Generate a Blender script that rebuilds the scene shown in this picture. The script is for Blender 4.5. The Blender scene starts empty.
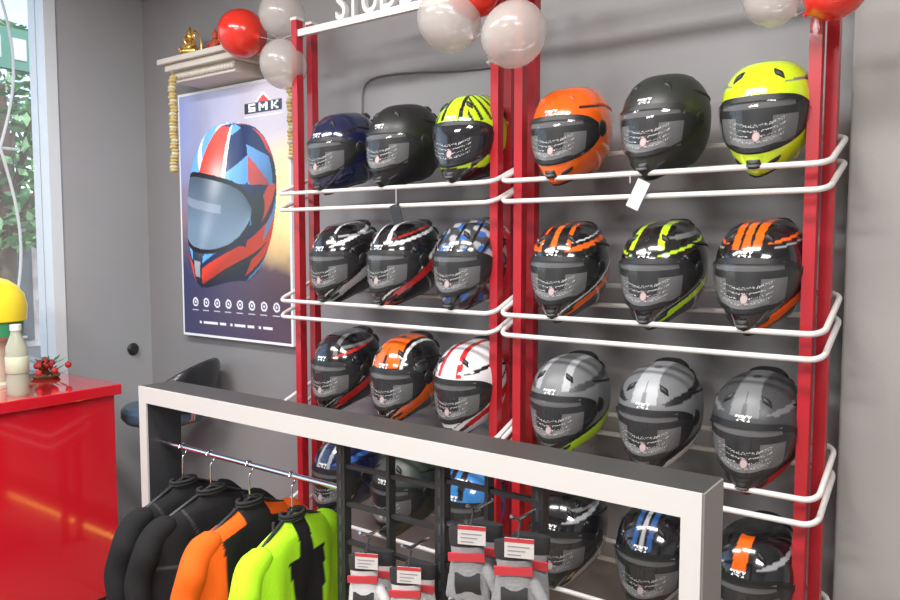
import bpy, math, random
from mathutils import Vector, Matrix
random.seed(7)
C=bpy.context
scene=C.scene
scene.view_settings.view_transform='Standard'
EYE=1.6
# ------------------------------------------------------------------ materials
MATS={}
def mat(name,col,rough=.5,metal=0,coat=0,emit=0,alpha=1,bump=0,bscale=60,var=0,vscale=3,vcol=False,trans=0,spec=.5,sheen=0):
    if name in MATS: return MATS[name]
    m=bpy.data.materials.new(name); m.use_nodes=True
    nt=m.node_tree; b=nt.nodes['Principled BSDF']
    b.inputs['Base Color'].default_value=(*col,1)
    b.inputs['Roughness'].default_value=rough
    b.inputs['Metallic'].default_value=metal
    b.inputs['Coat Weight'].default_value=coat
    b.inputs['Coat Roughness'].default_value=.06
    b.inputs['Alpha'].default_value=alpha
    b.inputs['Transmission Weight'].default_value=trans
    b.inputs['Specular IOR Level'].default_value=spec
    b.inputs['Sheen Weight'].default_value=sheen
    if emit:
        b.inputs['Emission Color'].default_value=(*col,1); b.inputs['Emission Strength'].default_value=emit
    tc=nt.nodes.new('ShaderNodeTexCoord')
    if vcol:
        a=nt.nodes.new('ShaderNodeAttribute'); a.attribute_name='Col'
        nt.links.new(a.outputs['Color'],b.inputs['Base Color'])
    if var:
        n=nt.nodes.new('ShaderNodeTexNoise'); n.inputs['Scale'].default_value=vscale; n.inputs['Detail'].default_value=5
        nt.links.new(tc.outputs['Object'],n.inputs['Vector'])
        r=nt.nodes.new('ShaderNodeValToRGB')
        r.color_ramp.elements[0].position=.3; r.color_ramp.elements[1].position=.7
        r.color_ramp.elements[0].color=(*[c*(1-var) for c in col],1)
        r.color_ramp.elements[1].color=(*[min(1,c*(1+var)) for c in col],1)
        nt.links.new(n.outputs['Fac'],r.inputs['Fac']); nt.links.new(r.outputs['Color'],b.inputs['Base Color'])
    if bump:
        n=nt.nodes.new('ShaderNodeTexNoise'); n.inputs['Scale'].default_value=bscale; n.inputs['Detail'].default_value=3
        nt.links.new(tc.outputs['Object'],n.inputs['Vector'])
        bp=nt.nodes.new('ShaderNodeBump'); bp.inputs['Strength'].default_value=bump; bp.inputs['Distance'].default_value=.004
        nt.links.new(n.outputs['Fac'],bp.inputs['Height']); nt.links.new(bp.outputs['Normal'],b.inputs['Normal'])
    MATS[name]=m; return m

def text_mat(name,col,scale=(260,90,120),thr=.52):
    m=bpy.data.materials.new(name); m.use_nodes=True
    nt=m.node_tree; b=nt.nodes['Principled BSDF']
    b.inputs['Base Color'].default_value=(*col,1); b.inputs['Roughness'].default_value=.4
    tc=nt.nodes.new('ShaderNodeTexCoord'); mp=nt.nodes.new('ShaderNodeMapping')
    mp.inputs['Scale'].default_value=scale
    n=nt.nodes.new('ShaderNodeTexNoise'); n.inputs['Scale'].default_value=1; n.inputs['Detail'].default_value=0
    g=nt.nodes.new('ShaderNodeMath'); g.operation='GREATER_THAN'; g.inputs[1].default_value=thr
    nt.links.new(tc.outputs['Object'],mp.inputs['Vector']); nt.links.new(mp.outputs['Vector'],n.inputs['Vector'])
    nt.links.new(n.outputs['Fac'],g.inputs[0]); nt.links.new(g.outputs[0],b.inputs['Alpha'])
    return m

# ------------------------------------------------------------------ mesh builder
class MB:
    def __init__(s): s.v=[]; s.f=[]; s.m=[]; s.c=[]; s.mats=[]
    def mi(s,m):
        if m not in s.mats: s.mats.append(m)
        return s.mats.index(m)
    def vert(s,p,c=(1,1,1)): s.v.append(tuple(p)); s.c.append(c); return len(s.v)-1
    def face(s,idx,m): s.f.append(tuple(idx)); s.m.append(s.mi(m))
    def box(s,lo,hi,m,M=None):
        x0,y0,z0=lo; x1,y1,z1=hi
        ps=[(x0,y0,z0),(x1,y0,z0),(x1,y1,z0),(x0,y1,z0),(x0,y0,z1),(x1,y0,z1),(x1,y1,z1),(x0,y1,z1)]
        if M is not None: ps=[M@Vector(p) for p in ps]
        i=[s.vert(p) for p in ps]
        for q in ((0,3,2,1),(4,5,6,7),(0,1,5,4),(1,2,6,5),(2,3,7,6),(3,0,4,7)): s.face([i[k] for k in q],m)
    def loft(s,rings,m,closed=True,cap=True,col=None):
        idx=[]
        for r,ring in enumerate(rings): idx.append([s.vert(p,col[r] if col else (1,1,1)) for p in ring])
        n=len(rings[0])
        for a,b in zip(idx[:-1],idx[1:]):
            for k in range(n if closed else n-1): s.face((a[k],a[(k+1)%n],b[(k+1)%n],b[k]),m)
        if cap and closed:
            s.face(list(reversed(idx[0])),m); s.face(idx[-1],m)
    def tube(s,pts,rad,m,seg=10,round_ends=False,loop=False,flat=1.0):
        pts=[Vector(p) for p in pts]
        if not isinstance(rad,(list,tuple)): rad=[rad]*len(pts)
        rad=list(rad)
        if round_ends:
            d0=(pts[0]-pts[1]).normalized(); d1=(pts[-1]-pts[-2]).normalized()
            r0,r1=rad[0],rad[-1]
            pre=[(pts[0]+d0*r0*math.sin(a),r0*math.cos(a)) for a in (1.5,1.1,.6)]
            post=[(pts[-1]+d1*r1*math.sin(a),r1*math.cos(a)) for a in (.6,1.1,1.5)]
            pts=[p for p,_ in pre]+pts+[p for p,_ in post]; rad=[r for _,r in pre]+rad+[r for _,r in post]
        rings=[]; N=None
        L=len(pts)
        for i,p in enumerate(pts):
            if loop: t=(pts[(i+1)%L]-pts[i-1]).normalized()
            else: t=(pts[min(i+1,L-1)]-pts[max(i-1,0)]).normalized()
            if N is None:
                N=t.orthogonal().normalized()
                if abs(t.z)<.9: N=(Vector((0,0,1))-t*t.z).normalized()
            else: N=(N-t*N.dot(t)).normalized()
            B=t.cross(N)
            rings.append([p+(N*math.cos(a)+B*math.sin(a)*flat)*rad[i] for a in [2*math.pi*k/seg for k in range(seg)]])
        if loop: rings.append(rings[0])
        s.loft(rings,m,cap=not loop)
    def lathe(s,prof,m,o=(0,0,0),seg=24,sx=1,sy=1):
        rings=[[(o[0]+max(r,1e-4)*sx*math.cos(2*math.pi*k/seg),o[1]+max(r,1e-4)*sy*math.sin(2*math.pi*k/seg),o[2]+z) for k in range(seg)] for r,z in prof]
        s.loft(rings,m)
    def ball(s,o,r,m,seg=12,sc=(1,1,1)):
        n=max(6,seg//2)
        rings=[]
        for i in range(n+1):
            a=-math.pi/2+math.pi*i/n
            rr=max(math.cos(a),1e-3)*r
            rings.append([(o[0]+rr*math.cos(2*math.pi*k/seg)*sc[0],o[1]+rr*math.sin(2*math.pi*k/seg)*sc[1],o[2]+r*math.sin(a)*sc[2]) for k in range(seg)])
        s.loft(rings,m)
    def poly(s,pts,m): s.face([s.vert(p) for p in pts],m)
    def build(s,name,smooth=True,bevel=0,M=None,auto=40):
        me=bpy.data.meshes.new(name)
        me.from_pydata(s.v,[],s.f)
        for m in s.mats: me.materials.append(m)
        me.polygons.foreach_set('material_index',s.m)
        at=me.color_attributes.new('Col','FLOAT_COLOR','POINT')
        fl=[]
        for c in s.c: fl+= [c[0],c[1],c[2],1]
        at.data.foreach_set('color',fl)
        me.update()
        o=bpy.data.objects.new(name,me); C.collection.objects.link(o)
        if M is not None: o.matrix_world=M
        if smooth:
            me.shade_smooth()
            try: me.set_sharp_from_angle(angle=math.radians(auto))
            except Exception: pass
        if bevel:
            b=o.modifiers.new('bevel','BEVEL'); b.width=bevel; b.segments=2; b.limit_method='ANGLE'; b.angle_limit=math.radians(50)
        return o

def cr(P,t):
    n=len(P)-1; x=min(max(t,0),1)*n; i=min(int(x),n-1); u=x-i
    p0=P[max(i-1,0)];p1=P[i];p2=P[i+1];p3=P[min(i+2,n)]
    return tuple(.5*((2*b)+(-a+c)*u+(2*a-5*b+4*c-d)*u*u+(-a+3*b-3*c+d)*u**3) for a,b,c,d in zip(p0,p1,p2,p3))
def spline(P,n=40): return [cr(P,i/n) for i in range(n+1)]
def mixc(a,b,t): 
    t=min(max(t,0),1); return tuple(x*(1-t)+y*t for x,y in zip(a,b))

# ------------------------------------------------------------------ base materials
wallM=mat('wall_grey',(.262,.258,.266),.55,var=.06,vscale=2,bump=.08,bscale=120)
wallL=mat('wall_grey_light',(.36,.372,.39),.55,var=.05,vscale=2,bump=.08,bscale=120)
pillM=mat('pillar_grey',(.34,.33,.322),.5,var=.05,vscale=2,bump=.08,bscale=120)
ceilM=mat('ceiling_paint',(.5,.5,.5),.8,var=.04)
redM=mat('red_paint',(.42,.012,.022),.35,coat=.3)
whiteM=mat('white_paint',(.68,.66,.64),.3,coat=.3)
blackM=mat('black_paint',(.02,.02,.022),.4)
darkM=mat('dark_grey_metal',(.06,.062,.068),.35,metal=.3)
chrome=mat('chrome',(.75,.75,.77),.15,metal=1)
gold=mat('gold',(.8,.5,.15),.3,metal=.8)

# ------------------------------------------------------------------ room
XL=-3.62; YW=2.3; XR=3.2; YB=-3.2; H=3.05
def simple_box(name,lo,hi,m,bevel=0):
    b=MB(); b.box(lo,hi,m); return b.build(name,smooth=False,bevel=bevel)
fm=bpy.data.materials.new('floor_tile'); fm.use_nodes=True
nt=fm.node_tree; bs=nt.nodes['Principled BSDF']; bs.inputs['Roughness'].default_value=.25
br=nt.nodes.new('ShaderNodeTexBrick'); br.offset=0; br.inputs['Scale'].default_value=1
br.inputs['Brick Width'].default_value=.6; br.inputs['Row Height'].default_value=.6; br.inputs['Mortar Size'].default_value=.004
br.inputs['Color1'].default_value=(.34,.25,.20,1); br.inputs['Color2'].default_value=(.36,.27,.215,1); br.inputs['Mortar'].default_value=(.05,.05,.05,1)
tc=nt.nodes.new('ShaderNodeTexCoord'); nt.links.new(tc.outputs['Object'],br.inputs['Vector']); nt.links.new(br.outputs['Color'],bs.inputs['Base Color'])
simple_box('floor',(XL-.15,YB-.15,-.1),(XR+.15,YW+.15,0),fm)
simple_box('ceiling',(XL-.15,YB-.15,H),(XR+.15,YW+.15,H+.1),ceilM)
simple_box('wall_back',(XL-.15,YW,0),(XR+.15,YW+.15,H),wallM)
simple_box('wall_right',(XR,YB,0),(XR+.15,YW,H),wallL)
simple_box('wall_front',(XL-.15,YB-.15,0),(XR+.15,YB,H),wallL)
w=MB()
w.box((XL-.15,1.85,0),(XL,YW,H),wallL)
w.box((XL-.15,YB,0),(XL,-1.6,H),wallL)
w.box((XL-.15,-1.6,2.9),(XL,1.85,H),wallL)
w.build('wall_left',smooth=False)
simple_box('pillar',(-.327,2.17,0),(1.3,YW-.002,H),pillM,bevel=.006)
simple_box('ceiling_beam',(XL+.001,2.08,2.86),(-2.6,YW-.001,H-.001),mat('beam_dark',(.05,.05,.055),.6))
b=MB(); b.box((XL,2.285,0),(-.33,YW-.001,.09),blackM); b.build('baseboard_back',smooth=False,bevel=.003)

alu=mat('window_frame_white',(.68,.74,.78),.4)
b=MB()
b.box((XL-.14,1.795,0),(XL+.008,1.849,2.9),alu)
b.box((XL-.12,-1.6,2.82),(XL-.02,1.795,2.899),alu)
b.box((XL-.12,-1.6,0),(XL-.02,1.795,.08),alu)
b.box((XL-.12,-1.6,0),(XL-.02,-1.52,2.9),alu)
b.box((XL-.12,.2,0),(XL-.02,.27,2.9),alu)
glass=mat('window_glass',(.9,.95,.95),.02,alpha=.06)
b.box((XL-.075,-1.52,.08),(XL-.068,1.795,2.82),glass)
b.build('window_1',smooth=False)
b=MB(); gw=mat('grille_white',(.62,.65,.66),.35)
for z0,zz1 in ((.1,1.15),(1.15,2.05),(2.05,2.85)):
    pts=[]
    for k in range(25):
        u=k/24; pts.append((XL-.19,1.67+.075*math.sin(math.pi*u),z0+(zz1-z0)*u))
    b.tube(pts,.007,gw,8)
for yy in (.4,.9,1.35): b.tube([(XL-.2,yy,.05),(XL-.2,yy,2.85)],.008,gw,8)
for zz in (.1,1.15,2.05,2.85): b.tube([(XL-.2,-1.5,zz),(XL-.2,1.76,zz)],.007,gw,8)
b.build('window_grille')

b=MB()
b.lathe([(.0,0),(.03,0),(.032,.006),(.022,.012),(.02,.02),(0.0,.022)],blackM,seg=20)
b.build('wall_lock',M=Matrix.Translation((XL+.001,2.19,1.06))@Matrix.Rotation(math.radians(90),4,'Y'))

b=MB()
P_=[(-2.10,YW-.008,2.0),(-2.10,YW-.008,2.12),(-2.09,YW-.008,2.22),(-2.02,YW-.008,2.255),(-1.85,YW-.008,2.25),(-1.65,YW-.008,2.23),(-1.45,YW-.008,2.22)]
b.tube(spline(P_,40),.0035,mat('cable_dark',(.16,.16,.165),.5),6)
b.build('wall_cable')

# ------------------------------------------------------------------ helmet
K=[(-.138,.046,.122,.070,1.75),(-.125,.065,.145,.095,1.8),(-.092,.085,.156,.117,1.9),(-.055,.100,.153,.131,2.0),(-.012,.109,.144,.140,2.1),
   (.032,.111,.135,.143,2.15),(.070,.105,.120,.136,2.15),(.100,.090,.098,.118,2.1),(.122,.069,.072,.092,2.05),(.1345,.042,.043,.060,2),(.138,.0005,.0005,.001,2)]
def S(phi,t,off=0):
    z,wd,f,bk,n=cr(K,t)
    s,c=math.sin(phi),math.cos(phi)
    if c<0: n=2.1
    e=2/n
    x=math.copysign(abs(s)**e,s)*wd
    y=-(abs(c)**e)*f if c>0 else (abs(c)**e)*bk
    if t<.35: z+=(.022*s*s+(.03 if c<0 else 0)*c*c)*(1-t/.35)
    k=off/.125
    return (x*(1+k),y*(1+k),z+(z*k))
NP,NT=180,84
PH=[-math.pi+2*math.pi*i/NP for i in range(NP)]
SH=[[S(p,j/NT) for p in PH] for j in range(NT+1)]
shellG=mat('helmet_shell_gloss',(.1,.1,.1),.16,coat=1.0,vcol=True)
shellMt=mat('helmet_shell_matte',(.1,.1,.1),.40,vcol=True)
liner=mat('helmet_liner',(.012,.012,.013),.9)
pad=mat('helmet_padding',(.22,.22,.225),.9)
padL=mat('helmet_padding_lower',(.34,.34,.35),.8)
visM=mat('helmet_visor',(.055,.057,.062),.05,alpha=.34,coat=1.0)
visD=mat('helmet_visor_dark',(.02,.02,.024),.07,alpha=.85,coat=.8)
gask=mat('helmet_rubber',(.015,.015,.016),.45)
lbl=text_mat('visor_label',(.50,.50,.50),(420,60,330),.60)
lbl2=text_mat('brow_label',(.8,.8,.8),(330,60,240),.5)
badge=mat('badge_sticker',(.42,.38,.38),.5)
rim_r=mat('badge_red',(.40,.16,.16),.5)
def patch(b,fn,n1,n2,m,dome=0,off=0):
    idx=[]
    for j in range(n2+1):
        v=-1+2*j/n2; row=[]
        for i in range(n1+1):
            u=-1+2*i/n1
            ph,t=fn(u,v)
            o=off+dome*(1-max(abs(u),abs(v))**3)
            row.append(b.vert(S(ph,t,o)))
        idx.append(row)
    for j in range(n2):
        for i in range(n1): b.face((idx[j][i],idx[j][i+1],idx[j+1][i+1],idx[j+1][i]),m)
def vis_fn(gr,phm=1.25):
    def f(u,v):
        s=abs(u); a=u*phm*(1+.03*gr)
        lo=.262+.105*s**2.4; hi=.545-.04*s**2
        mid=(lo+hi)/2; h=(hi-lo)/2*(1-s**7*.75)+.012*gr
        return a,mid+v*h
    return f
def helmet(name,pat,loc,matte=False,yaw=0,tilt=11,roll=0,visor=None,sc=1.0,vent=None,label=True):
    b=MB()
    sm=shellMt if matte else shellG
    idx=[]
    for j in range(NT+1):
        t=j/NT
        idx.append([b.vert(SH[j][i],pat(abs(PH[i]),t,*SH[j][i])) for i in range(NP)])
    for j in range(NT):
        for i in range(NP):
            k=(i+1)%NP; b.face((idx[j][i],idx[j][k],idx[j+1][k],idx[j+1][i]),sm)
    r0=SH[0]
    ring=lambda k,dz:[(p[0]*k,p[1]*k+.004,p[2]+dz) for p in r0]
    b.loft([ring(1,0),ring(.93,-.004),ring(.82,.004),ring(.8,.06),ring(.5,.12)],liner,cap=True)
    b.tube([Vector(p) for p in SH[0]],.0035,gask,6,loop=True)
    patch(b,vis_fn(2.0),44,12,gask,off=.0014)
    # padding and chin curtain seen through the visor
    for sg in (-1,1):
        patch(b,lambda u,v:(sg*(.66+.28*u),.37+.075*v),10,6,pad,dome=.002,off=.0014)
    patch(b,lambda u,v:(.85*u,.51+.022*v),20,4,pad,dome=.0012,off=.0014)
    patch(b,lambda u,v:(.80*u,.305+.026*v+.05*u*u),24,4,padL,dome=.0012,off=.0022)
    patch(b,vis_fn(0),44,14,visor or visM,off=.0062)
    patch(b,lambda u,v:vis_fn(0)(u,.96+.07*v),44,2,gask,off=.0068)
    patch(b,lambda u,v:vis_fn(0)(u,-.96+.06*v),44,2,gask,off=.0068)
    if label:
        for tt,hh in ((.40,.008),(.372,.005),(.345,.005),(.318,.008)):
            patch(b,lambda u,v:(.58*u+.05,tt+hh*v+.035*u*u),30,2,lbl,off=.0074)
        patch(b,lambda u,v:(.08+.080*u*math.sqrt(max(0,1-v*v*.9)),.345+.026*v),8,8,rim_r,off=.0078)
        patch(b,lambda u,v:(.08+.066*u*math.sqrt(max(0,1-v*v*.9)),.345+.021*v),8,8,badge,off=.0082)
    vm=vent or gask
    patch(b,lambda u,v:(.17*u,.603+.011*v),14,3,lbl2,off=.0018)
    patch(b,lambda u,v:(.14*u,.580+.007*v),14,3,lbl2,off=.0018)
    for sg in (-1,1):
        patch(b,lambda u,v:(sg*(.55+.13*u),.715+.035*v-.03*u),10,6,vm,dome=.008,off=-.002)
        patch(b,lambda u,v:(sg*(1.42+.17*u*math.sqrt(max(0,1-v*v*.95))),.45+.06*v*math.sqrt(max(0,1-u*u*.5))),10,10,gask,dome=.007,off=-.001)
        patch(b,lambda u,v:(sg*(.58+.18*u),.165+.022*v+.02*u),8,4,gask,dome=.004,off=-.001)
        patch(b,lambda u,v:(sg*(2.6+.16*u),.66+.06*v),10,6,vm,dome=.009,off=-.002)
        patch(b,lambda u,v:(sg*(1.75+.5*u),.60+.012*v-.05*u),16,4,vm,dome=.005,off=-.001)
    patch(b,lambda u,v:(math.pi+.75*u,.76+.045*v),20,6,vm,dome=.016,off=-.002)
    patch(b,lambda u,v:(.27*u*(1-.2*v),.165+.035*v),14,6,gask,dome=.006,off=-.001)
    patch(b,lambda u,v:(.22*u,.170+.008*v),14,3,mat('vent_slot',(.10,.10,.10),.5),dome=.002,off=.0055)
    M=Matrix.Translation(loc)@Matrix.Rotation(math.radians(yaw),4,'Z')@Matrix.Rotation(math.radians(tilt),4,'X')@Matrix.Rotation(math.radians(roll),4,'Y')@Matrix.Diagonal((sc,sc,sc,1))
    return b.build(name,M=M,auto=50)

BK=(.012,.012,.014); DG=(.05,.052,.055); GR=(.15,.155,.16); LG=(.36,.37,.39); WH=(.72,.72,.73)
OR=(.85,.13,.01); NE=(.50,.78,.02); RD=(.50,.02,.02); BL=(.012,.016,.055); CB=(.03,.12,.40)
def plain(c): return lambda a,t,x,y,z:c
def mk(base,rules):
    def p(a,t,x,y,z):
        c=base
        for f,cc in rules:
            if f(a,t,x,y,z): c=cc
        return c
    return p
stripes=lambda w0,w1,t0=.58,t1=.97:(lambda a,t,x,y,z:t1>t>t0 and w0<abs(x)+.12*(t-.8)*.3<w1)
side=lambda k,o,h:(lambda a,t,x,y,z:abs(t-(o+k*a))<h*min(1,a*1.2))
wing=lambda o,k,h,a0:(lambda a,t,x,y,z:a>a0 and abs(t-o-k*(a-a0))<h*min(1,(a-a0)*2.5))
chin=lambda t1,k:(lambda a,t,x,y,z:t<t1+k*a)
mouth=lambda t1,a1:(lambda a,t,x,y,z:t<t1 and a<a1)
P={
'blue':mk(BL,[(wing(.56,.06,.014,.5),BK)]),
'mblack':plain((.014,.014,.015)),
'neonblk':mk(NE,[(stripes(.02,.032),BK),(lambda a,t,x,y,z:math.sin(22*a+34*t)>.45 and t>.55 and a>.5,BK),(chin(.24,-.04),BK),(lambda a,t,x,y,z:a>.7 and t<.40 and math.sin(34*t-9*a)>.1,BK)]),
'orange':mk(OR,[(lambda a,t,x,y,z:a>.75 and abs(t-.615)<.008,BK)]),
'mgreen':plain((.026,.030,.026)),
'neon':mk((.62,.82,.02),[(wing(.64,.02,.012,.6),(.18,.2,.18)),(mouth(.22,.3),(.5,.7,.03))]),
'bw1':mk(BK,[(side(.22,.02,.05),LG),(wing(.60,.08,.02,.3),WH),(wing(.72,-.02,.012,.2),LG),(stripes(.035,.042,.66),WH),(side(.22,.13,.012),WH)]),
'rw1':mk(BK,[(side(.22,.04,.04),RD),(side(.22,.11,.02),WH),(wing(.60,.06,.016,.3),WH),(wing(.66,.06,.012,.3),RD),(stripes(.022,.036,.62),WH)]),
'cam':mk(DG,[(lambda a,t,x,y,z:math.sin(90*x+40*z)*math.sin(80*y+70*z)>.2,LG),(lambda a,t,x,y,z:math.sin(80*x-50*z)*math.sin(70*y+40*z+1)>.5,CB),(lambda a,t,x,y,z:math.sin(100*x+60*y-80*z)>.8,BK)]),
'blkor':mk(BK,[(stripes(.034,.044,.60),OR),(wing(.60,.05,.022,.25),OR),(wing(.66,.05,.006,.25),WH),(side(.2,.02,.04),OR),(side(.2,.09,.010),WH),(lambda a,t,x,y,z:abs(x)<.008 and t>.62,OR)]),
'blkne':mk(BK,[(stripes(.028,.044,.62),NE),(wing(.58,.05,.010,.3),NE),(side(.2,.02,.035),NE),(side(.18,.11,.010),GR),(wing(.72,.0,.02,.5),GR)]),
'blkor2':mk(BK,[(lambda a,t,x,y,z:.62<t<.96 and abs(x)<.036 and abs(abs(x)-.013)>.004,OR),(side(.22,-.02,.06),OR),(wing(.62,.03,.006,.4),LG),(wing(.66,.04,.012,.4),OR)]),
'redg':mk(BK,[(wing(.60,.06,.016,.3),RD),(wing(.70,.0,.02,.3),GR),(side(.2,.03,.05),RD),(stripes(.035,.05,.62),GR),(side(.2,.12,.01),LG)]),
'orblk':mk(BK,[(stripes(0,.048,.58),OR),(lambda a,t,x,y,z:t>.56 and .058<abs(x)<.067,WH),(side(.2,.04,.09),OR),(side(.2,.15,.012),WH)]),
'whred':mk(WH,[(stripes(.022,.040,.58),RD),(side(.2,.05,.04),RD),(wing(.60,.04,.016,.4),BK),(side(.22,.13,.012),BK)]),
'grne':mk(GR,[(wing(.60,.04,.03,.4),DG),(stripes(.03,.05,.6),LG),(chin(.20,.10),BK),(chin(.11,.14),NE),(mouth(.05,.5),BK)]),
'grwh':mk(GR,[(stripes(0,.03,.6),LG),(wing(.60,.04,.03,.4),BK),(chin(.20,.10),BK),(chin(.08,.14),WH),(mouth(.06,.3),BK)]),
'grred':mk(DG,[(stripes(0,.03,.6),GR),(wing(.61,.04,.02,.4),GR),(chin(.20,.10),BK),(chin(.11,.13),RD),(mouth(.09,.22),BK)]),
'bluel':mk(BL,[(lambda a,t,x,y,z:t>.56 and .02<abs(x)<.034,LG),(wing(.6,.05,.03,.3),CB)]),
'olive':mk((.035,.045,.035),[(lambda a,t,x,y,z:False,BK)]),
'bluep':mk((.04,.2,.5),[(stripes(.01,.03),BK)]),
'bwz':mk(BK,[(wing(.62,.05,.02,.2),LG),(side(.2,.02,.05),LG),(wing(.74,-.02,.015,.2),GR)]),
'blkbl':mk(BK,[(lambda a,t,x,y,z:.58<t<.95 and .014<abs(x)<.028,(.03,.09,.26)),(lambda a,t,x,y,z:.58<t<.95 and abs(x)<.006,LG),(side(.2,.05,.05),LG)]),
'grorw':mk(BK,[(lambda a,t,x,y,z:.6<t<.9 and abs(x)<.018,OR),(wing(.62,.05,.02,.3),LG),(side(.2,.02,.05),GR)]),
}
HZ=[1.920,1.528,1.132,.740]
LX=[-1.945,-1.662,-1.385]; RX=[-1.03,-.752,-.488]
rows=[(('blue','mblack','neonblk'),('orange','mgreen','neon')),
      (('bw1','rw1','cam'),('blkor','blkne','blkor2')),
      (('redg','orblk','whred'),('grne','grwh','grred')),
      (('bluel','olive','bluep'),('bwz','blkbl','grorw'))]
for r,(l,rr) in enumerate(rows):
    for k in range(3):
        for nm,X,lf in ((l[k],LX[k],1),(rr[k],RX[k],0)):
            mt=nm in('mblack','mgreen','olive','grne','grwh','grred')
            ventm=None
            if nm=='orange': ventm=mat('vent_orange',(.7,.12,.01),.3)
            helmet('motorcycle_helmet',P[nm],(X+random.uniform(-.005,.005),2.035,HZ[r]+(.014 if lf else 0)),matte=mt,yaw=random.uniform(-7,3),tilt=random.uniform(8,12),
                   visor=visD if nm in('neonblk',) else None,vent=ventm,sc=1.0 if lf else .975)

# ------------------------------------------------------------------ racks
def rack(x0,x1,p0,p1,extra=0):
    b=MB()
    for X,Yy in ((p0,2.0),(p0,2.075),(p1,2.0),(p1+extra,2.075)):
        b.box((X-.014,Yy-.016,0),(X+.014,Yy+.016,2.425),redM)
        b.box((X-.016,Yy-.018,2.425),(X+.016,Yy+.018,2.435),whiteM)
        b.box((X-.03,Yy-.03,0),(X+.03,Yy+.03,.006),redM)
    b.box((p0,1.99,2.365),(p1,2.01,2.39),whiteM)
    for z in (1.725,1.33,.935,.54):
        for dz in (0,.06):
            zf=z+dz; zb=zf+.085; yf=1.92; yb=2.145; R=.035
            pts=[]
            def sl(y): return zf+(zb-zf)*(y-yf)/(yb-yf)
            cs=[(x0,yf,math.pi,1.5*math.pi,x0+R,yf+R),(x1,yf,1.5*math.pi,2*math.pi,x1-R,yf+R),(x1,yb,0,.5*math.pi,x1-R,yb-R),(x0,yb,.5*math.pi,math.pi,x0+R,yb-R)]
            for _,_,a0,a1,cx,cy in cs:
                for k in range(7):
                    a=a0+(a1-a0)*k/6; y=cy+R*math.sin(a); pts.append((cx+R*math.cos(a),y,sl(y)))
            b.tube(pts,.0075,whiteM,10,loop=True)
    return b.build('helmet_display_rack',bevel=0)
rack(-2.19,-1.236,-2.155,-1.275)
rack(-1.215,-.328,-1.19,-.378,.024)

tagM=mat('paper_tag',(.6,.6,.58),.7)
b=MB()
b.tube([(-.80,1.905,1.79),(-.80,1.905,1.76)],.0012,whiteM,6)
b.box((-.018,-.001,-.045),(.018,.001,.032),tagM,Matrix.Translation((-.775,1.905,1.735))@Matrix.Rotation(.45,4,'Y'))
b.build('price_tag',smooth=False)
b=MB()
b.tube([(-1.60,1.905,1.78),(-1.60,1.905,1.72)],.0012,whiteM,6)
b.box((-.02,-.001,-.035),(.02,.001,.03),blackM,Matrix.Translation((-1.6,1.905,1.70))@Matrix.Rotation(-.3,4,'Y'))
b.build('price_tag',smooth=False)

cu=bpy.data.curves.new('sign_letters','FONT'); cu.body='STUDDS'; cu.size=.16; cu.extrude=.010; cu.bevel_depth=.001
to=bpy.data.objects.new('tmp',cu); C.collection.objects.link(to)
C.view_layer.update()
me=bpy.data.meshes.new_from_object(to.evaluated_get(C.evaluated_depsgraph_get()))
bpy.data.objects.remove(to)
me.materials.clear(); me.materials.append(mat('sign_white',(.8,.8,.8),.4))
so=bpy.data.objects.new('sign_letters',me); C.collection.objects.link(so)
so.matrix_world=Matrix.Translation((-1.95,2.0,2.3905))@Matrix.Rotation(math.radians(90),4,'X')@Matrix.Diagonal((.72,1,1,1))

# ------------------------------------------------------------------ balloons
def balloon(loc,r,m,tie,tilt=(0,0)):
    b=MB()
    prof=[(.001,-1.24),(.10,-1.22),(.05,-1.17),(.07,-1.13),(.22,-1.03)]
    for k in range(1,20):
        a=-1.15+ (math.pi/2+1.15)*k/19
        prof.append((max(math.cos(a),.001),math.sin(a)*1.08))
    b.lathe([(q[0]*r,q[1]*r) for q in prof],m,seg=32)
    M=Matrix.Translation(loc)@Matrix.Rotation(tilt[0],4,'X')@Matrix.Rotation(tilt[1],4,'Y')
    base=M@Vector((0,0,-1.2*r)); Mi=M.inverted()
    b.tube([Mi@base,Mi@((base+Vector(tie))/2+Vector((0,0,-.02))),Mi@Vector(tie)],.0012,whiteM,6)
    b.build('balloon',M=M,auto=60)
bred=mat('balloon_red',(.75,.035,.02),.2,coat=.4)
bwh=mat('balloon_white',(.58,.54,.51),.22,coat=.4,alpha=.52)
balloon((-2.59,2.1,2.47),.098,bred,(-2.17,2.0,2.38),(0,-1.3))
balloon((-2.22,1.99,2.275),.088,bwh,(-2.17,2.0,2.35),(0,-.5))
balloon((-2.29,2.05,2.48),.088,bwh,(-2.17,2.0,2.38),(0,-.7))
balloon((-1.355,1.86,2.262),.092,bwh,(-1.275,1.98,2.3),(0,-.9))
balloon((-1.295,1.90,2.35),.080,bred,(-1.275,1.98,2.25),(0,0))
balloon((-1.095,1.80,2.165),.086,bwh,(-1.19,1.98,2.25),(0,.9))
balloon((-.46,1.9,2.165),.060,bwh,(-.385,1.98,2.2),(0,-.9))
balloon((-.325,1.9,2.165),.066,bred,(-.385,1.98,2.2),(0,.9))

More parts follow.
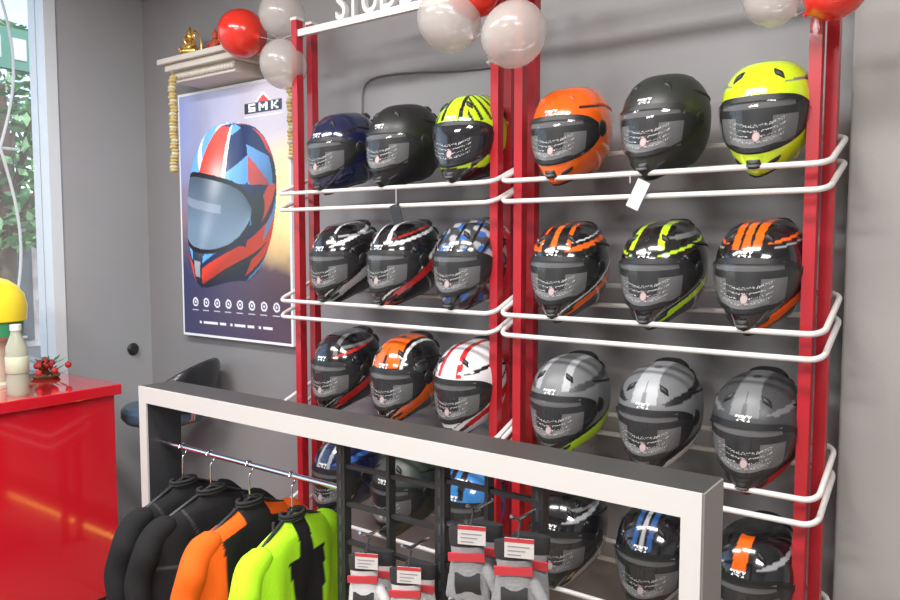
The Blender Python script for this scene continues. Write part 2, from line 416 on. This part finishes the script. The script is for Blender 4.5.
# ------------------------------------------------------------------ poster light box
PX0,PX1,PZ0,PZ1=-3.27,-2.50,1.165,2.31; PY=2.262
b=MB()
frameW=mat('lightbox_edge',(.75,.78,.82),.3,emit=.2)
b.box((PX0-.012,PY+.001,PZ0-.012),(PX1+.012,YW-.001,PZ1+.012),frameW)
bx=b.build('poster_backing',smooth=False)
W_,H_=200,296
img=[[None]*W_ for _ in range(H_)]
def hsh(i,j): 
    v=math.sin(i*12.9898+j*78.233)*43758.5453; return v-math.floor(v)
def vn(x,y):
    i,j=math.floor(x),math.floor(y); u,v=x-i,y-j; u=u*u*(3-2*u); v=v*v*(3-2*v)
    return (hsh(i,j)*(1-u)+hsh(i+1,j)*u)*(1-v)+(hsh(i,j+1)*(1-u)+hsh(i+1,j+1)*u)*v
for j in range(H_):
    for i in range(W_):
        u,v=i/(W_-1),j/(H_-1)
        n=vn(u*4,v*6)*.5+vn(u*11,v*15)*.3+vn(u*25,v*34)*.2
        top=mixc((.22,.27,.50),(.46,.42,.48),u*1.2-.1+.3*n)
        mid=mixc((.20,.14,.18),(.70,.42,.12),u*1.1+.6*n-.40)
        bot=mixc((.03,.035,.10),(.07,.045,.07),u+n*.3)
        c=mixc(top,mid,(v-.18+.2*(n-.5))/.3); c=mixc(c,bot,(v-.60+.2*n)/.2)
        d=math.hypot((u-.98)*1.2,(v-.46)*1.6); c=mixc(c,(.95,.72,.34),max(0,.85-d*1.9))
        img[j][i]=c
zb={}
yawp=math.radians(-34); cy,sy=math.cos(yawp),math.sin(yawp); pit=math.radians(4); cp,sp_=math.cos(pit),math.sin(pit)
rr_=math.radians(-7); cR,sR=math.cos(rr_),math.sin(rr_)
L=Vector((-.4,-.65,.65)).normalized()
A,Bn=1000,640
def rotp(p):
    x,y,z=p; x,y=x*cy-y*sy,x*sy+y*cy; y,z=y*cp-z*sp_,y*sp_+z*cp; x,z=x*cR-z*sR,x*sR+z*cR; return x,y,z
def pcol(ph,t):
    a=abs(ph)
    s=a/1.25
    if s<1:
        lo=.262+.105*s**2.4; hi=.545-.04*s**2; m_=(lo+hi)/2; h=(hi-lo)/2*(1-s**7*.75)
        if abs(t-m_)<h: return 'V',(t-m_)/h
        if abs(t-m_)<h+.022: return 'G',0
    if ((ph-1.42)/.19)**2+((t-.45)/.07)**2<1: return 'S',(.02,.03,.05)
    c=(.012,.022,.09)
    if t>.545:
        k=t+.10*ph
        if ph<-.25: c=(.12,.34,.70)
        if ph<-.25 and math.sin(26*t+6*ph)>.75: c=(.75,.78,.85)
        if -.25<=ph<.5: c=(.85,.05,.03) if t<.90 else (.02,.03,.10)
        if .40<ph<.50: c=(.8,.8,.85)
        if .50<=ph<1.1: c=(.012,.022,.09) if math.sin(18*t-3*ph)<.4 else (.12,.34,.70)
        if 1.1<ph<1.9 and .60<k<.86: c=(.55,.08,.08) if math.sin(24*t+5*ph)>.1 else (.12,.32,.66)
        if ph>1.9: c=(.02,.03,.10) if math.sin(16*t+4*ph)<.2 else (.70,.06,.04)
    elif t<.30 or a>1.25:
        if abs(t-.08-.16*a)<.05: c=(.88,.06,.03)
        if abs(t-.17-.19*a)<.020: c=(.10,.36,.72)
        if abs(t-.01-.15*a)<.02: c=(.03,.03,.05)
        if a>1.5 and math.sin(24*t-6*a)>.3: c=(.82,.07,.04)
        if a>1.7 and math.sin(24*t-6*a)<-.8: c=(.12,.36,.72)
        if a<.22: c=(.02,.03,.06)
        if a<.15 and .12<t<.20: c=(.3,.32,.36)
    return 'S',c
CX,CY,SCL=.475,.475,2.95
asp=(PX1-PX0)/(PZ1-PZ0)
for ia in range(A):
    ph=-math.pi+2*math.pi*ia/A
    for ib in range(Bn):
        t=ib/Bn
        p=S(ph,t)
        e=.01
        q1=S(ph+e,t); q2=S(ph,min(t+e,1))
        ax,ay,az=q1[0]-p[0],q1[1]-p[1],q1[2]-p[2]; bx_,by_,bz_=q2[0]-p[0],q2[1]-p[1],q2[2]-p[2]
        nx,ny,nz_=ay*bz_-az*by_,az*bx_-ax*bz_,ax*by_-ay*bx_
        ln=math.sqrt(nx*nx+ny*ny+nz_*nz_)
        if ln<1e-12: continue
        nx,ny,nz_=rotp((nx/ln,ny/ln,nz_/ln))
        if ny>0: continue
        x,y,z=rotp(p)
        u=CX+x*SCL*1.12; v=CY-z*SCL*1.22*asp
        i,j=int(u*(W_-1)),int(v*(H_-1))
        if not(0<=i<W_ and 0<=j<H_): continue
        if (i,j) in zb and zb[(i,j)]<y: continue
        zb[(i,j)]=y
        n3=Vector((nx,ny,nz_)); lam=max(0,n3.dot(L)); hv=(L+Vector((0,-1,0))).normalized(); spc=max(0,n3.dot(hv))**40
        k,c=pcol(ph,t)
        if k=='V':
            c2=mixc((.03,.05,.08),(.14,.21,.30),.5-.5*c+.35*lam)
            if .1<c<.34 and -.85<ph<.5: c2=mixc(c2,(.30,.36,.46),.5)
            col=tuple(q+spc*.25 for q in c2)
        elif k=='G': col=(.01,.01,.015)
        else: col=tuple(min(1,q*(.35+.95*lam)+spc*.4) for q in c)
        img[j][i]=col
def fillrect(u0,v0,u1,v1,c):
    for j in range(int(v0*H_),max(int(v1*H_),int(v0*H_)+1)):
        for i in range(int(u0*W_),int(u1*W_)):
            if 0<=i<W_ and 0<=j<H_: img[j][i]=c
for j in range(H_):
    for i in range(W_):
        u,v=i/W_,j/H_
        if .04<v<.11:
            h=(v-.035)/.075*.14
            if abs(u-.79)<h: img[j][i]=(.75,.75,.78) if abs(u-.79)>h-.018 else (.55,.04,.04)
fillrect(.63,.075,.95,.115,(.02,.02,.03))
def letter(u0,rowsL):
    for r_,row in enumerate(rowsL):
        for c_,ch in enumerate(row):
            if ch=='#': fillrect(u0+.0142*c_,.080+.006*r_,u0+.0142*(c_+1)+.004,.080+.006*(r_+1),(.85,.85,.88))
letter(.665,('####','#   ','####','   #','####')); letter(.755,('#   #','## ##','# # #','#   #','#   #')); letter(.86,('#  #','# # ','##  ','# # ','#  #'))
fillrect(.63,.125,.95,.131,(.75,.75,.8))
for k in range(8):
    cx=.12+.108*k
    for j in range(int(.84*H_),int(.89*H_)):
        for i in range(int((cx-.04)*W_),int((cx+.04)*W_)):
            d=math.hypot((i/W_-cx),(j/H_-.862)/asp)
            if .018<d<.028 or d<.008: img[j][i]=(.62,.63,.70)
    fillrect(cx-.03,.897,cx+.03,.902,(.5,.5,.58))
for u0,u1 in ((.16,.18),(.20,.34),(.36,.42),(.46,.48),(.50,.60),(.62,.68),(.72,.74),(.76,.84)): fillrect(u0,.945,u1,.955,(.62,.63,.70))
b=MB()
pm=mat('poster_print',(1,1,1),.2,vcol=True)
nt=pm.node_tree; bs=nt.nodes['Principled BSDF']; at=[n for n in nt.nodes if n.type=='ATTRIBUTE'][0]
nt.links.new(at.outputs['Color'],bs.inputs['Emission Color']); bs.inputs['Emission Strength'].default_value=.55
g=[[b.vert((PX0+(PX1-PX0)*i/(W_-1),PY,PZ1-(PZ1-PZ0)*j/(H_-1)),img[j][i]) for i in range(W_)] for j in range(H_)]
for j in range(H_-1):
    for i in range(W_-1): b.face((g[j][i],g[j+1][i],g[j+1][i+1],g[j][i+1]),pm)
pr=b.build('poster_artwork',smooth=False)
root=bpy.data.objects.new('lightbox_poster',None); C.collection.objects.link(root)
for o in (bx,pr): o.parent=root

# ------------------------------------------------------------------ shrine shelf with idols
b=MB(); ivory=mat('ivory_plaster',(.60,.56,.5),.5)
b.box((-3.17,2.08,2.415),(-2.62,YW-.001,2.44),ivory)
b.box((-3.14,2.10,2.385),(-2.65,YW-.001,2.415),ivory)
b.box((-3.11,2.13,2.335),(-2.68,YW-.001,2.385),ivory)
for k in range(20):
    x=-3.10+.41*k/19; b.ball((x,2.127,2.36),.014,ivory,8)
b.build('wall_shrine_shelf',bevel=.003)
def idol(loc,s,m,kind):
    b=MB()
    b.lathe([(.0,0),(.05,0),(.05,.012),(.04,.018),(.045,.03),(0,.03)],m,seg=20)
    b.lathe([(0,.03),(.04,.035),(.045,.05),(.034,.075),(.03,.09),(.018,.1),(0,.1)],m,seg=16,sy=.8)
    b.ball((0,0,.115),.02,m,12); b.lathe([(.018,.125),(.016,.14),(.006,.155),(.002,.165)],m,seg=12)
    for sg in (-1,1):
        b.tube([(sg*.03,0,.088),(sg*.05,-.01,.07),(sg*.042,-.03,.058)],[.009,.008,.007],m,8,round_ends=True)
        b.tube([(0,-.01,.042),(sg*.045,-.02,.042),(sg*.01,-.045,.04)],[.014,.013,.01],m,8,round_ends=True)
        if kind: b.ball((sg*.024,0,.118),.014,m,8,(1,.3,1.1))
    if kind: b.tube([(0,-.018,.112),(0,-.03,.10),(.004,-.032,.085),(.01,-.028,.075)],[.008,.007,.005,.004],m,8,round_ends=True)
    pts=[(.06*math.cos(a),.02,.06+.09*math.sin(a)) for a in [math.pi*i/14 for i in range(15)]]
    b.tube([(.06,.02,.01)]+pts+[(-.06,.02,.01)],.005,m,6)
    b.build('deity_idol',M=Matrix.Translation(loc)@Matrix.Diagonal((s,s,s,1)))
idol((-3.07,2.19,2.4405),.95,gold,True)
idol((-2.90,2.2,2.4405),.75,mat('idol_red',(.5,.08,.04),.4),False)
b=MB(); b.lathe([(0,0),(.022,0),(.02,.006),(.006,.012),(.006,.04),(.02,.05),(.026,.06),(.02,.056),(0,.052)],gold,seg=16); b.lathe([(0,.055),(.004,.06),(.005,.07),(.001,.085)],mat('flame',(1,.5,.1),.5,emit=2),seg=8)
b.build('oil_lamp',M=Matrix.Translation((-2.80,2.17,2.4405)))
garl=mat('marigold_cream',(.55,.44,.18),.8,bump=.6,bscale=90); garl2=mat('jasmine_white',(.62,.58,.42),.8)
def garland(x,y,z0,z1):
    b=MB(); n=int((z0-z1)/.014)
    for k in range(n):
        z=z0-(z0-z1)*k/(n-1)
        b.ball((x+random.uniform(-.004,.004),y+random.uniform(-.004,.004),z),.019,(garl,garl2)[k%4==3],8,(1,1,.6))
    b.tube([(x,y,z0+.04),(x,y,z1)],.002,garl,6)
    b.build('flower_garland')
garland(-3.03,2.065,2.34,1.93); garland(-2.465,2.25,2.32,1.97)

# ------------------------------------------------------------------ counter
ctr=mat('red_gloss_laminate',(.60,.010,.022),.09,coat=1)
b=MB()
b.box((-3.59,.25,.08),(-3.075,1.77,.955),ctr)
b.box((-3.60,.22,.955),(-3.05,1.79,1.0),ctr)
b.box((-3.58,.3,0),(-3.11,1.73,.08),blackM)
b.build('reception_counter',smooth=False,bevel=.004)
b=MB(); led=mat('led_warm',(1,.62,.12),.4,emit=4.0)
b.box((-2.7,2.16,0),(-.5,2.19,.010),mat('led_rail',(.3,.28,.22),.4))
for k in range(31): b.box((-2.68+.07*k,2.162,.010),(-2.68+.07*k+.04,2.188,.024),led)
b.build('led_strip_light',smooth=False)

b=MB(); pet=mat('pet_plastic',(.52,.54,.42),.12,alpha=.75); lab=mat('bottle_label',(.58,.62,.45),.5)
b.lathe([(0,0),(.03,0),(.033,.008),(.031,.03),(.033,.05),(.031,.07),(.033,.13),(.031,.16),(.016,.2),(.014,.215),(.0,.215)],pet,seg=24)
b.lathe([(.0335,.075),(.0342,.076),(.0342,.128),(.0335,.129)],lab,seg=24)
b.lathe([(0,.213),(.017,.213),(.017,.232),(0,.233)],mat('bottle_cap',(.75,.76,.74),.4),seg=20)
b.build('water_bottle',M=Matrix.Translation((-3.15,1.41,1.0))@Matrix.Diagonal((1.25,1.25,1.22,1)))
b=MB(); yel=mat('yellow_shade',(.85,.68,.03),.35,coat=.3,emit=.15); grn=mat('green_band',(.05,.32,.15),.4)
b.lathe([(0,0),(.085,0),(.085,.012),(.06,.02),(.06,.19),(.085,.21)],mat('cream_base',(.7,.65,.5),.5),seg=28)
b.lathe([(.085,.21),(.12,.215),(.125,.27),(.12,.275)],grn,seg=28)
b.lathe([(.12,.275),(.135,.28),(.14,.34),(.13,.39),(.105,.425),(.07,.45),(.03,.462),(0,.465)],yel,seg=28)
b.build('table_lamp',M=Matrix.Translation((-3.44,1.44,1.0)))
b=MB(); leaf=mat('leaf_green',(.04,.18,.04),.6); flr=mat('flower_red',(.45,.03,.03),.6)
b.lathe([(0,0),(.05,0),(.06,.012),(.055,.02),(0,.02)],mat('basket_brown',(.2,.1,.05),.8),seg=16)
for k in range(60):
    a=random.uniform(0,6.28); r=random.uniform(0,.10); z=.025+random.uniform(0,.055)
    if k%3==0: b.ball((r*math.cos(a),r*math.sin(a),z),.015,flr,8)
    else:
        p=Vector((r*math.cos(a),r*math.sin(a),z)); d=Vector((math.cos(a),math.sin(a),.5))*.03; n=Vector((-math.sin(a),math.cos(a),0))*.01
        b.poly([p-d,p+n,p+d,p-n],leaf)
b.build('flower_arrangement',M=Matrix.Translation((-3.46,1.67,1.0)))

# ------------------------------------------------------------------ bar stool
b=MB(); lea=mat('black_leather',(.018,.02,.024),.3,coat=.3); blu=mat('seat_leather_blue',(.06,.10,.15),.3)
b.lathe([(0,0),(.21,0),(.215,.008),(.19,.02),(.05,.035),(.03,.05),(.028,.5),(.02,.5),(.02,.78),(0,.78)],chrome,seg=36)
b.lathe([(0,.77),(.12,.775),(.17,.79),(.19,.815),(.19,.845),(.175,.862),(.1,.868),(0,.866)],blu,seg=36)
pts=[(.16*math.cos(a),.16*math.sin(a),.3) for a in [2*math.pi*i/24 for i in range(24)]]
b.tube(pts,.009,chrome,8,loop=True)
for a in (0,2.1,4.2): b.tube([(.02*math.cos(a),.02*math.sin(a),.3),(.16*math.cos(a),.16*math.sin(a),.3)],.007,chrome,8)
rings=[]
for i in range(41):
    u=-1+2*i/40; a=u*1.6
    top=1.08-.17*abs(u)**2.0; bot=.86-.01*(1-abs(u)); th=.022*(1-abs(u)**6)+.004
    zc=(top+bot)/2; hz_=(top-bot)/2*(1-abs(u)**8*.9)
    ring=[]
    for k in range(16):
        q=2*math.pi*k/16
        zz=zc+hz_*math.copysign(abs(math.sin(q))**.6,math.sin(q)); rr=.205+.03*(zz-.86)/.24+th*math.copysign(abs(math.cos(q))**.8,math.cos(q))
        ring.append((rr*math.cos(a),rr*math.sin(a),zz))
    rings.append(ring)
b.loft(rings,lea)
for a in (-.5,.5): b.tube([(.12*math.cos(a),.12*math.sin(a),.78),(.215*math.cos(a),.215*math.sin(a),.82),(.225*math.cos(a),.225*math.sin(a),.9)],.01,chrome,8)
b.build('bar_stool',M=Matrix.Translation((-3.11,2.035,.0))@Matrix.Rotation(math.radians(28),4,'Z'))

# ------------------------------------------------------------------ garment rack
GT=1.15; GX0,GX1=-2.205,-.420; GY0,GY1=1.35,1.475; LT=.038
topM=mat('rack_top_laminate',(.05,.048,.046),.4)
b=MB()
wf=mat('white_laminate',(.55,.54,.52),.35)
b.box((GX0,GY0+.006,GT-.05),(GX1,GY1,GT-.004),darkM)
b.box((GX0,GY0+.006,GT-.004),(GX1,GY1,GT),topM)
b.box((GX0,GY0,GT-.05),(GX1,GY0+.006,GT+.001),wf)
for X0,X1 in ((GX0,GX0+LT),(GX1-LT,GX1)):
    b.box((X0,GY0+.006,0),(X1,GY1,GT-.05),darkM)
    b.box((X0,GY0,0),(X1,GY0+.006,GT-.05),wf)
b.box((GX1,GY0+.004,0),(GX1+.004,GY1-.006,GT),mat('side_grey_laminate',(.22,.21,.20),.4))
b.box((GX0+.05,GY0+.02,.12),(GX1-.05,GY1-.01,.16),darkM)
for X0 in (GX0+.0,GX1-.05):
    b.box((X0,GY0-.15,0),(X0+.05,GY1+.15,.04),darkM)
b.tube([(GX0+.04,1.405,.965),(-1.36,1.405,.965)],.008,chrome,10)
for X in (-1.36,-1.20,-1.04,-.91,-.78):
    wd=.014 if X in (-1.36,-1.04,-.78) else .005
    b.box((X-wd,1.39,.16),(X+wd,1.415,GT-.05),blackM)
    if wd>.01:
        for k in range(20): b.box((X-.004,1.3885,.2+.045*k),(X+.004,1.3895,.225+.045*k),darkM)
for z in (1.03,.93,.83,.70,.55,.40):
    b.box((-1.36,1.395,z-.005),(-1.04,1.41,z+.005),blackM); b.box((-1.04,1.395,z+.015),(-.78,1.41,z+.025),blackM)
for X,z in ((-1.21,.90),(-1.08,.90),(-.90,1.03),(-.79,1.03)): b.tube([(X,1.40,z),(X,1.33,z),(X,1.30,z+.015)],.004,chrome,8)
b.build('garment_display_rack',smooth=True,bevel=0)

# ------------------------------------------------------------------ jackets on hangers
fab=mat('jacket_fabric',(.02,.02,.02),.85,vcol=True,bump=.3,bscale=320,spec=.25)
JB=(.012,.012,.013); JO=(.85,.12,.01); JN=(.42,.88,.02)
def jacket(X,style,rot=0,dz=0):
    b=MB()
    Rg=[(.0,.042,.022),(-.014,.058,.030),(-.026,.10,.036),(-.040,.150,.040),(-.060,.198,.044),(-.095,.226,.048),(-.17,.236,.052),(-.28,.230,.056),(-.42,.222,.060),(-.55,.222,.060),(-.66,.224,.058),(-.68,.216,.046)]
    n=144
    R=[cr(Rg,(i/130)) for i in range(131)]
    idx=[]
    for (z,hw,th) in R:
        row=[]
        for k in range(n):
            a=2*math.pi*k/n; c,s=math.cos(a),math.sin(a)
            y=hw*math.copysign(abs(c)**.85,c); x=th*math.copysign(abs(s)**.8,s)
            dmp=min(1,max(0,-z-.03)*6)
            x+=dmp*(.008*math.sin(y*30+z*6)+.005*math.sin(y*55-z*14+1)); zz=z-.012*abs(s)
            col=JB; ay=abs(y)
            if style=='orange':
                if z>-.06-.25*(ay-.16) and ay>.05: col=JO
                if y<-.14: col=JO
            elif style=='neon':
                e_=.088+.03*math.sin((z+.07)*7)
                if ay>e_: col=JN
                if z>-.09 and ay>.030: col=JN
            elif style=='grey':
                if abs(z+.16)<.003 or abs(ay-.12-.06*math.sin(z*9))<.003: col=(.06,.06,.065)
            elif abs(ay-.13-.04*math.sin(z*9))<.003: col=(.05,.05,.055)
            row.append(b.vert((x,y,zz),col))
        idx.append(row)
    for r0,r1 in zip(idx[:-1],idx[1:]):
        for k in range(n): b.face((r0[k],r0[(k+1)%n],r1[(k+1)%n],r1[k]),fab)
    b.face(idx[-1],fab); b.face(list(reversed(idx[0])),fab)
    cb=mat('collar_black',(.012,.012,.013),.8)
    for q in range(2):
        pts=[(.026*math.cos(a),.044*math.sin(a),.000+.009*q) for a in [-2.7+5.4*i/20 for i in range(21)]]
        b.tube(pts,.0055,cb,8,round_ends=True)
    b.box((-.066,-.004,-.6),(-.060,.004,-.03),darkM)
    for sg in (-1,1):
        path=[(0,sg*.160,-.072),(0,sg*.214,-.118),(.0,sg*.240,-.21),(.004,sg*.250,-.36),(.0,sg*.252,-.52),(-.004,sg*.248,-.66)]
        sp=spline(path,60); rad=[.040-.008*i/60+.0012*math.sin(i*.55) for i in range(61)]
        v0=len(b.v); b.tube(sp,rad,fab,24,round_ends=True)
        for i in range(v0,len(b.v)):
            x,y,z=b.v[i]
            x+=.006*math.sin(z*40+y*25)
            b.v[i]=(x,y,z)
            c=JB
            if style=='orange' and (sg<0 or z>-.10): c=JO
            if style=='neon': c=JN
            b.c[i]=c
    hk=[(0,0,.0),(0,0,.075),(0,.012,.091),(0,.016,.107),(0,.008,.121),(0,-.006,.123),(0,-.014,.113)]
    b.tube(spline(hk,24),.0028,chrome,8)
    b.tube([(0,-.16,-.050),(0,-.06,-.008),(0,0,.014),(0,.06,-.008),(0,.16,-.050)],.006,blackM,8,round_ends=True)
    b.build('riding_jacket',M=Matrix.Translation((X,1.405,.852+dz))@Matrix.Rotation(math.radians(rot),4,'Z'),auto=70)
jacket(-2.06,'black',6); jacket(-1.92,'grey',-2); jacket(-1.74,'orange',6); jacket(-1.56,'neon',14)

# ------------------------------------------------------------------ gloves
gF=mat('glove_grey',(.26,.26,.27),.7,bump=.5,bscale=160); gR=mat('glove_red',(.45,.03,.04),.6); gW=mat('glove_white',(.55,.55,.55),.6,bump=.4,bscale=160); gK=mat('glove_black',(.02,.02,.022),.6); card=mat('glove_card',(.55,.53,.51),.5); gT=mat('card_grey_print',(.25,.25,.26),.5)
def gloves(X,z,rot=0,m=gF,s=1.0):
    b=MB()
    for dx,dy,sg,al in ((.018,.022,-1,.06),(-.012,-.016,1,-.05)):
        v0=len(b.v)
        def ring(zz,w_,t_,cx=0): return [(cx+w_*math.cos(a),t_*math.sin(a),zz) for a in [2*math.pi*k/22 for k in range(22)]]
        b.loft([ring(0,.037,.013),ring(-.02,.038,.015),ring(-.035,.036,.014)],gK)
        b.loft([ring(-.035,.035,.014),ring(-.06,.033,.014),ring(-.08,.039,.016),ring(-.12,.044,.016),ring(-.15,.043,.014),ring(-.165,.037,.010)],m)
        b.box((-.037,-.018,-.062),(.037,-.012,-.046),gR)
        b.loft([[(x*.026,-.014-.006*(1-abs(zq)),-.108+.022*zq) for x in (-1,-.5,0,.5,1)] for zq in (-1,-.5,0,.5,1)],gK,closed=False,cap=False)
        for k,Lf in enumerate((.058,.074,.082,.072)):
            x=sg*(-.034+.0225*k)
            b.tube([(x,0,-.15),(x*1.08,-.004,-.15-Lf*.5),(x*1.12,-.012,-.15-Lf)],[.0115,.0108,.0092],m,10,round_ends=True)
            b.ball((x,-.013,-.150),.009,gK,8,(1,.6,1))
            b.box((x*1.1-.006,-.018,-.15-Lf*.62),(x*1.1+.006,-.010,-.15-Lf*.45),gR)
        b.tube([(sg*.036,0,-.085),(sg*.056,-.006,-.12),(sg*.060,-.012,-.155)],[.014,.0125,.010],m,10,round_ends=True)
        R2=Matrix.Translation((dx,dy,0))@Matrix.Rotation(al,4,'Y')
        for i in range(v0,len(b.v)): b.v[i]=tuple(R2@Vector(b.v[i]))
    b.box((-.026,-.036,-.026),(.030,-.034,.012),card); b.box((-.026,-.0365,.004),(.030,-.0358,.012),gR)
    for k in range(3): b.box((-.020,-.0366,-.003-.008*k),(.022-.008*k,-.0358,-.0055-.008*k),gT)
    b.tube([(0,-.035,.012),(0,-.015,.030),(0,.0,.036)],.002,gK,6)
    b.build('riding_gloves',M=Matrix.Translation((X,1.335,z))@Matrix.Rotation(rot,4,'Z')@Matrix.Diagonal((s,s,s,1)),auto=50)
gloves(-.905,.99,.40,gF,1.08); gloves(-.788,.99,.40,gF,1.08)
gloves(-1.21,.855,.45,gW,1.0); gloves(-1.08,.855,.45,gW,1.0)

# ------------------------------------------------------------------ outside
simple_box('street_ground',(-16,-10,-.25),(XL-.16,12,-.12),mat('asphalt',(.20,.195,.19),.9,var=.15,vscale=4))
bark=mat('bark',(.10,.07,.05),.9,bump=.5,bscale=20)
leafs=[mat('foliage_%d'%i,c,.7) for i,c in enumerate(((.12,.28,.10),(.22,.38,.18),(.07,.17,.07)))]
def tree(x,y,h,r,n=900):
    b=MB()
    b.tube([(0,0,-.12),(.05,0,h*.3),(0,.08,h*.6),(.1,0,h*.85)],[.13,.1,.08,.05],bark,10)
    for a in range(5):
        t=a*1.25; b.tube([(.02,.03,h*.45),(r*.4*math.cos(t),r*.4*math.sin(t),h*.65),(r*.7*math.cos(t),r*.7*math.sin(t),h*.85)],[.05,.03,.015],bark,6)
    for k in range(n):
        th=random.uniform(0,6.28); u=random.uniform(-1,1); q=r*random.uniform(.5,1)
        p=Vector((q*math.cos(th)*math.sqrt(1-u*u),q*math.sin(th)*math.sqrt(1-u*u),h*.72+u*r*.85))
        d=Vector((random.uniform(-1,1),random.uniform(-1,1),random.uniform(-.6,.6))).normalized()*.08; e=d.orthogonal().normalized()*.035
        b.poly([p-d,p-e,p+d,p+e],leafs[k%3])
    b.build('tree',M=Matrix.Translation((x,y,0)))
tree(-7.6,3.3,3.6,1.2,1800); tree(-10.6,5.6,4.4,1.5,2000); tree(-9.6,1.0,4,1.6,1600)
b=MB(); b.box((-13.6,-2,-.12),(-13.2,9,2.2),mat('building_wall',(.36,.33,.31),.8,var=.1)); b.box((-13.7,-2.1,2.2),(-12.7,9.1,2.35),mat('shop_awning',(.25,.28,.3),.6))
for k in range(5): b.box((-13.19,-1+2*k,0),(-13.17,.2+2*k,1.8),mat('shop_shutter',(.07,.08,.09),.5))
b.build('street_building',smooth=False)
b=MB(); sg_=mat('sign_green',(.07,.22,.15),.5)
b.box((-5.05,1.7,2.68),(-5.0,2.75,2.93),sg_); b.tube([(-5.03,1.75,-.12),(-5.03,1.75,2.7)],.015,darkM,10)
for k in range(5): b.box((-4.998,1.98+.15*k,2.74),(-4.995,2.07+.15*k,2.87),gW)
b.build('street_signboard',smooth=False)
sl=bpy.data.lights.new('sun','SUN'); sl.energy=4.0; sl.angle=.02
sob=bpy.data.objects.new('sun',sl); C.collection.objects.link(sob); sob.rotation_euler=(math.radians(12),math.radians(38),0); sob.location=(5,0,8)

# ------------------------------------------------------------------ lights
def area(name,loc,sx,sy,pw,col=(1,.985,.965)):
    b=MB(); b.box((loc[0]-sx/2,loc[1]-sy/2,H-.03),(loc[0]+sx/2,loc[1]+sy/2,H-.001),mat('lamp_panel',(1,.98,.95),.5,emit=2.0)); b.build('ceiling_light_panel',smooth=False)
    l=bpy.data.lights.new(name,'AREA'); l.shape='RECTANGLE'; l.size=sx; l.size_y=sy; l.energy=pw; l.color=col
    o=bpy.data.objects.new(name,l); o.location=(loc[0],loc[1],H-.035); C.collection.objects.link(o)
area('ceiling_lamp',(-.9,.7),1.2,.3,42)
area('ceiling_lamp',(-2.4,.6),1.2,.3,48)
area('ceiling_lamp',(.8,-.4),1.2,.6,88)
area('ceiling_lamp',(-1.4,-1.4),1.2,.6,105)
wd=bpy.data.worlds.new('sky'); scene.world=wd; wd.use_nodes=True
nt=wd.node_tree; bg=nt.nodes['Background']; st=nt.nodes.new('ShaderNodeTexSky'); st.sky_type='NISHITA'; st.sun_disc=False
st.sun_elevation=math.radians(50); st.sun_rotation=math.radians(90); nt.links.new(st.outputs['Color'],bg.inputs['Color']); bg.inputs['Strength'].default_value=.45

# ------------------------------------------------------------------ camera
cd=bpy.data.cameras.new('camera'); cd.lens=30.4; cd.sensor_width=36; cd.clip_start=.02
co=bpy.data.objects.new('camera',cd); C.collection.objects.link(co)
co.location=(0,0,EYE); co.rotation_euler=(math.radians(90-4.2),0,math.radians(36))
scene.camera=co
